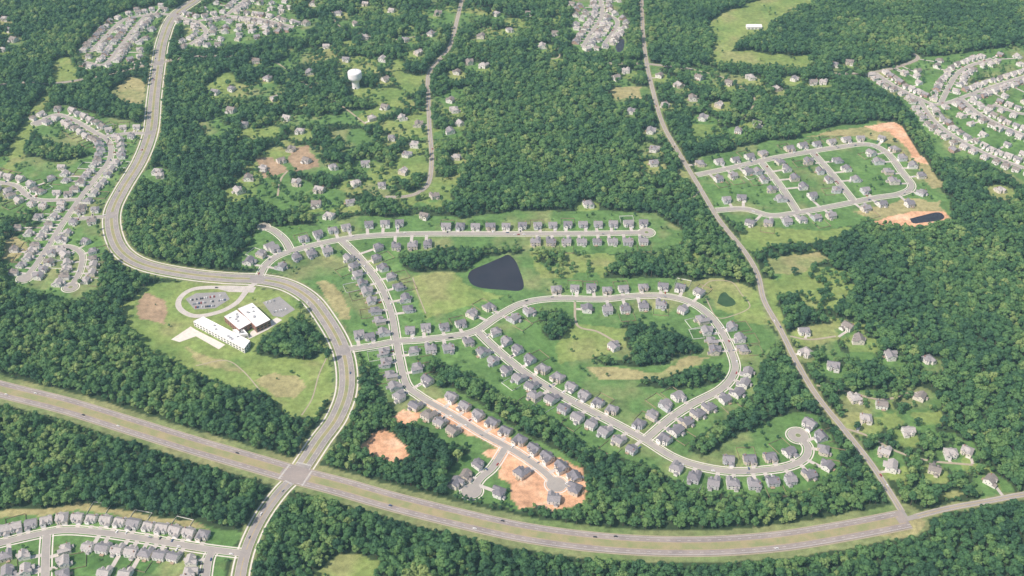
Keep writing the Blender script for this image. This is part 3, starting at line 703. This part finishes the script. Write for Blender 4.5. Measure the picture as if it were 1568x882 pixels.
def tree_model(seed,Rc,Ht,nl=9,per=50):
    rs=np.random.RandomState(seed); mb=MB()
    def limb(p0,p1,r0,r1,n=6):
        p0,p1=np.array(p0,float),np.array(p1,float); d=p1-p0; d/=np.linalg.norm(d); u=np.cross(d,[.3,.9,.1]); u/=np.linalg.norm(u); v=np.cross(d,u)
        A=[tuple(p0+r0*(u*math.cos(t)+v*math.sin(t))) for t in np.linspace(0,2*math.pi,n,endpoint=False)]
        B=[tuple(p1+r1*(u*math.cos(t)+v*math.sin(t))) for t in np.linspace(0,2*math.pi,n,endpoint=False)]
        for k in range(n): mb.face([A[k-1],A[k],B[k],B[k-1]],M['bark'])
    limb((0,0,0),(.2,.1,Ht*.35),.38,.26); limb((.2,.1,Ht*.35),(0,0,Ht*.75),.26,.08)
    cz=Ht*.62
    lobes=[((0,0,cz+Ht*.14),Rc*.55)]
    for i in range(nl):
        an=i*2.4+rs.rand(); rr_=Rc*rs.uniform(.35,.68); z=cz+Ht*rs.uniform(-.2,.16)
        lobes.append(((rr_*math.cos(an),rr_*math.sin(an),z),Rc*rs.uniform(.30,.46)))
        if i<6: limb((.1,.1,Ht*rs.uniform(.3,.5)),(rr_*math.cos(an),rr_*math.sin(an),z),.14,.04,4)
    for (c,lr) in lobes:
        for k in range(int(per*(lr/(Rc*.45))**2)):
            d=rs.randn(3); d/=np.linalg.norm(d)
            if d[2]<-.3: d[2]*=-1
            p=np.array(c)+d*lr*np.array([1,1,.85])*rs.uniform(.8,1.05)
            nn=d+rs.randn(3)*.3; nn/=np.linalg.norm(nn)
            u=np.cross(nn,rs.randn(3)); u/=np.linalg.norm(u); v=np.cross(nn,u); s_=rs.uniform(.6,1.05)
            pts=[tuple(p+u*s_*a_+v*s_*b_) for a_,b_ in((-1,-.5*rs.rand()-.2),(.1*rs.randn(),-1),(1,.2*rs.randn()),(.2*rs.randn(),1))]
            mb.face(pts,LEAF)
    return mb.obj('tree_model',link=False)
tc=bpy.data.collections.new('tree_models')
for i in range(9):
    rs=random.Random(i); o=tree_model(100+i,rs.uniform(4.8,6.4),rs.uniform(14,18.5),nl=rs.choice([7,9,11])); o.name='tree_model_%02d'%i; tc.objects.link(o)
sp=7.3
tx,ty=np.meshgrid(np.arange(X0,X1,sp),np.arange(Y0,Y1,sp)); tx=tx.ravel()+np.random.uniform(-3.6,3.6,tx.size); ty=ty.ravel()+np.random.uniform(-3.6,3.6,ty.size)
ppx,ppy=invG(tx,ty)
inb=(ppx>-220)&(ppx<1790)&(ppy>-75)&(ppy<1000)
tx,ty=tx[inb],ty[inb]
scl=(.58+.78*np.random.rand(len(tx))**1.3)*(.88+.3*fbm(tx,ty,70,5))
f=H/(H-15*scl*.9)
base=(lk(cov,tx,ty)==FOR)&~lk(notree,tx,ty)
top=(lk(cov,tx*f,ty*f)==FOR)&~lk(notree,tx*f,ty*f)
small=base&~top
scl[small]*=.48
f2=H/(H-15*scl*.9); ok2=~lk(notree,tx*f2,ty*f2)
keep=(base&top)|(small&ok2)
fx_,fy_,fs=tx[keep],ty[keep],scl[keep]
yx=np.random.uniform(X0,X1,52000); yy=np.random.uniform(Y0,Y1,52000); ax_,ay_=invG(yx,yy)
cvv=lk(cov,yx,yy); ys_=np.random.uniform(.25,.55,len(yx)); cl=fbm(yx,yy,45,91)
sm=lk(semi,yx,yy); ys_[sm]=np.random.uniform(.5,.95,sm.sum())
old=((ax_<235)&(ay_<460)&(ay_>150))|((ax_>1340)&(ay_<280))|(ay_<115); ys_[old&~sm]*=1.3
fy2=H/(H-15*ys_*.9)
pk=(ax_>-60)&(ax_<1640)&(ay_>-30)&(ay_<930)&~lk(notree,yx,yy)&~lk(notree,yx*fy2,yy*fy2)
prob=np.where(sm,.6,np.where(cvv==LAWN,.17,np.where(cvv==VERGE,.10,.04)))*np.where(cl>.5,1.5,.5)*np.where(old,2,1)
pk&=(cvv!=FOR)&(cvv!=DIRT)&(np.random.rand(len(yx))<prob)
def scatter(name,x,y,s,sd):
    n=len(x); me=bpy.data.meshes.new(name); me.vertices.add(n); me.vertices.foreach_set('co',np.c_[x,y,np.zeros(n)].astype(np.float32).ravel())
    def at_(nm,ty_,dat): a=me.attributes.new(nm,ty_,'POINT'); a.data.foreach_set('value',dat)
    rs=np.random.RandomState(sd)
    at_('scl','FLOAT',s.astype(np.float32)); at_('rot','FLOAT',rs.uniform(0,6.28,n).astype(np.float32)); at_('var','INT',rs.randint(0,9,n).astype(np.int32))
    tn_=np.clip(.42+(fbm(x,y,110,61,3)-.5)*1.0+(fbm(x,y,22,67,2)-.5)*.5+rs.randn(n)*.18,0,1)
    at_('tone','FLOAT',tn_.astype(np.float32)); me.update()
    o=bpy.data.objects.new(name,me); sc.collection.objects.link(o)
    ng=bpy.data.node_groups.new(name+'_scatter','GeometryNodeTree'); ng.interface.new_socket('Geometry',in_out='INPUT',socket_type='NodeSocketGeometry'); ng.interface.new_socket('Geometry',in_out='OUTPUT',socket_type='NodeSocketGeometry')
    N=ng.nodes; gi=N.new('NodeGroupInput'); go=N.new('NodeGroupOutput'); ip=N.new('GeometryNodeInstanceOnPoints'); ci=N.new('GeometryNodeCollectionInfo')
    ci.inputs['Collection'].default_value=tc; ci.inputs['Separate Children'].default_value=True; ci.inputs['Reset Children'].default_value=True
    def na_(nm,dt): k=N.new('GeometryNodeInputNamedAttribute'); k.data_type=dt; k.inputs['Name'].default_value=nm; return [o_ for o_ in k.outputs if o_.name=='Attribute' and o_.enabled][0]
    cx_=N.new('ShaderNodeCombineXYZ'); ng.links.new(na_('rot','FLOAT'),cx_.inputs['Z'])
    ng.links.new(gi.outputs[0],ip.inputs['Points']); ng.links.new(ci.outputs[0],ip.inputs['Instance']); ip.inputs['Pick Instance'].default_value=True
    ng.links.new(na_('var','INT'),ip.inputs['Instance Index']); ng.links.new(cx_.outputs[0],ip.inputs['Rotation']); ng.links.new(na_('scl','FLOAT'),ip.inputs['Scale'])
    ng.links.new(ip.outputs[0],go.inputs[0])
    md=o.modifiers.new('scatter','NODES'); md.node_group=ng
scatter('forest_trees',fx_,fy_,fs,1)
scatter('yard_trees',yx[pk],yy[pk],ys_[pk],2)
# ------------------------------------------------------------------ light
EL=math.radians(52); AZ=math.radians(238)
sv=Vector((math.sin(AZ)*math.cos(EL),math.cos(AZ)*math.cos(EL),math.sin(EL)))
ld=bpy.data.lights.new('sun','SUN'); ld.energy=5.0; ld.angle=math.radians(.5); ld.color=(1,.95,.86)
lo=bpy.data.objects.new('sun',ld); lo.rotation_euler=sv.to_track_quat('Z','Y').to_euler(); lo.location=(0,0,2000); sc.collection.objects.link(lo)
w=bpy.data.worlds.new('World'); sc.world=w; w.use_nodes=True; nt=w.node_tree
sk=nt.nodes.new('ShaderNodeTexSky'); sk.sky_type='NISHITA'; sk.sun_disc=False; sk.sun_elevation=EL; sk.sun_rotation=AZ; sk.dust_density=2
nt.links.new(sk.outputs[0],nt.nodes['Background'].inputs[0]); nt.nodes['Background'].inputs[1].default_value=.15
# thin summer haze: a real scattering air volume filling the whole place
mb=MB(); mb.box((0,2500,-5),(16000,16000,1300),M['trim']); o=mb.obj('sky_haze'); o.data.materials.clear()
m=bpy.data.materials.new('haze'); m.use_nodes=True; nt=m.node_tree; nt.nodes.clear(); ou=nt.nodes.new('ShaderNodeOutputMaterial'); vs=nt.nodes.new('ShaderNodeVolumeScatter')
vs.inputs['Color'].default_value=(.50,.88,1,1); vs.inputs['Density'].default_value=5.5e-5; vs.inputs['Anisotropy'].default_value=.0
nt.links.new(vs.outputs[0],ou.inputs['Volume']); o.data.materials.append(m)
# camera
cd=bpy.data.cameras.new('camera'); cd.sensor_width=36; cd.lens=36*FPX/1568; cd.clip_start=1; cd.clip_end=100000
co=bpy.data.objects.new('camera',cd); co.location=(0,0,H); co.rotation_euler=(math.pi/2-PITCH,0,0); sc.collection.objects.link(co); sc.camera=co
sc.view_settings.view_transform='Standard'; sc.view_settings.look='None'; sc.view_settings.exposure=0
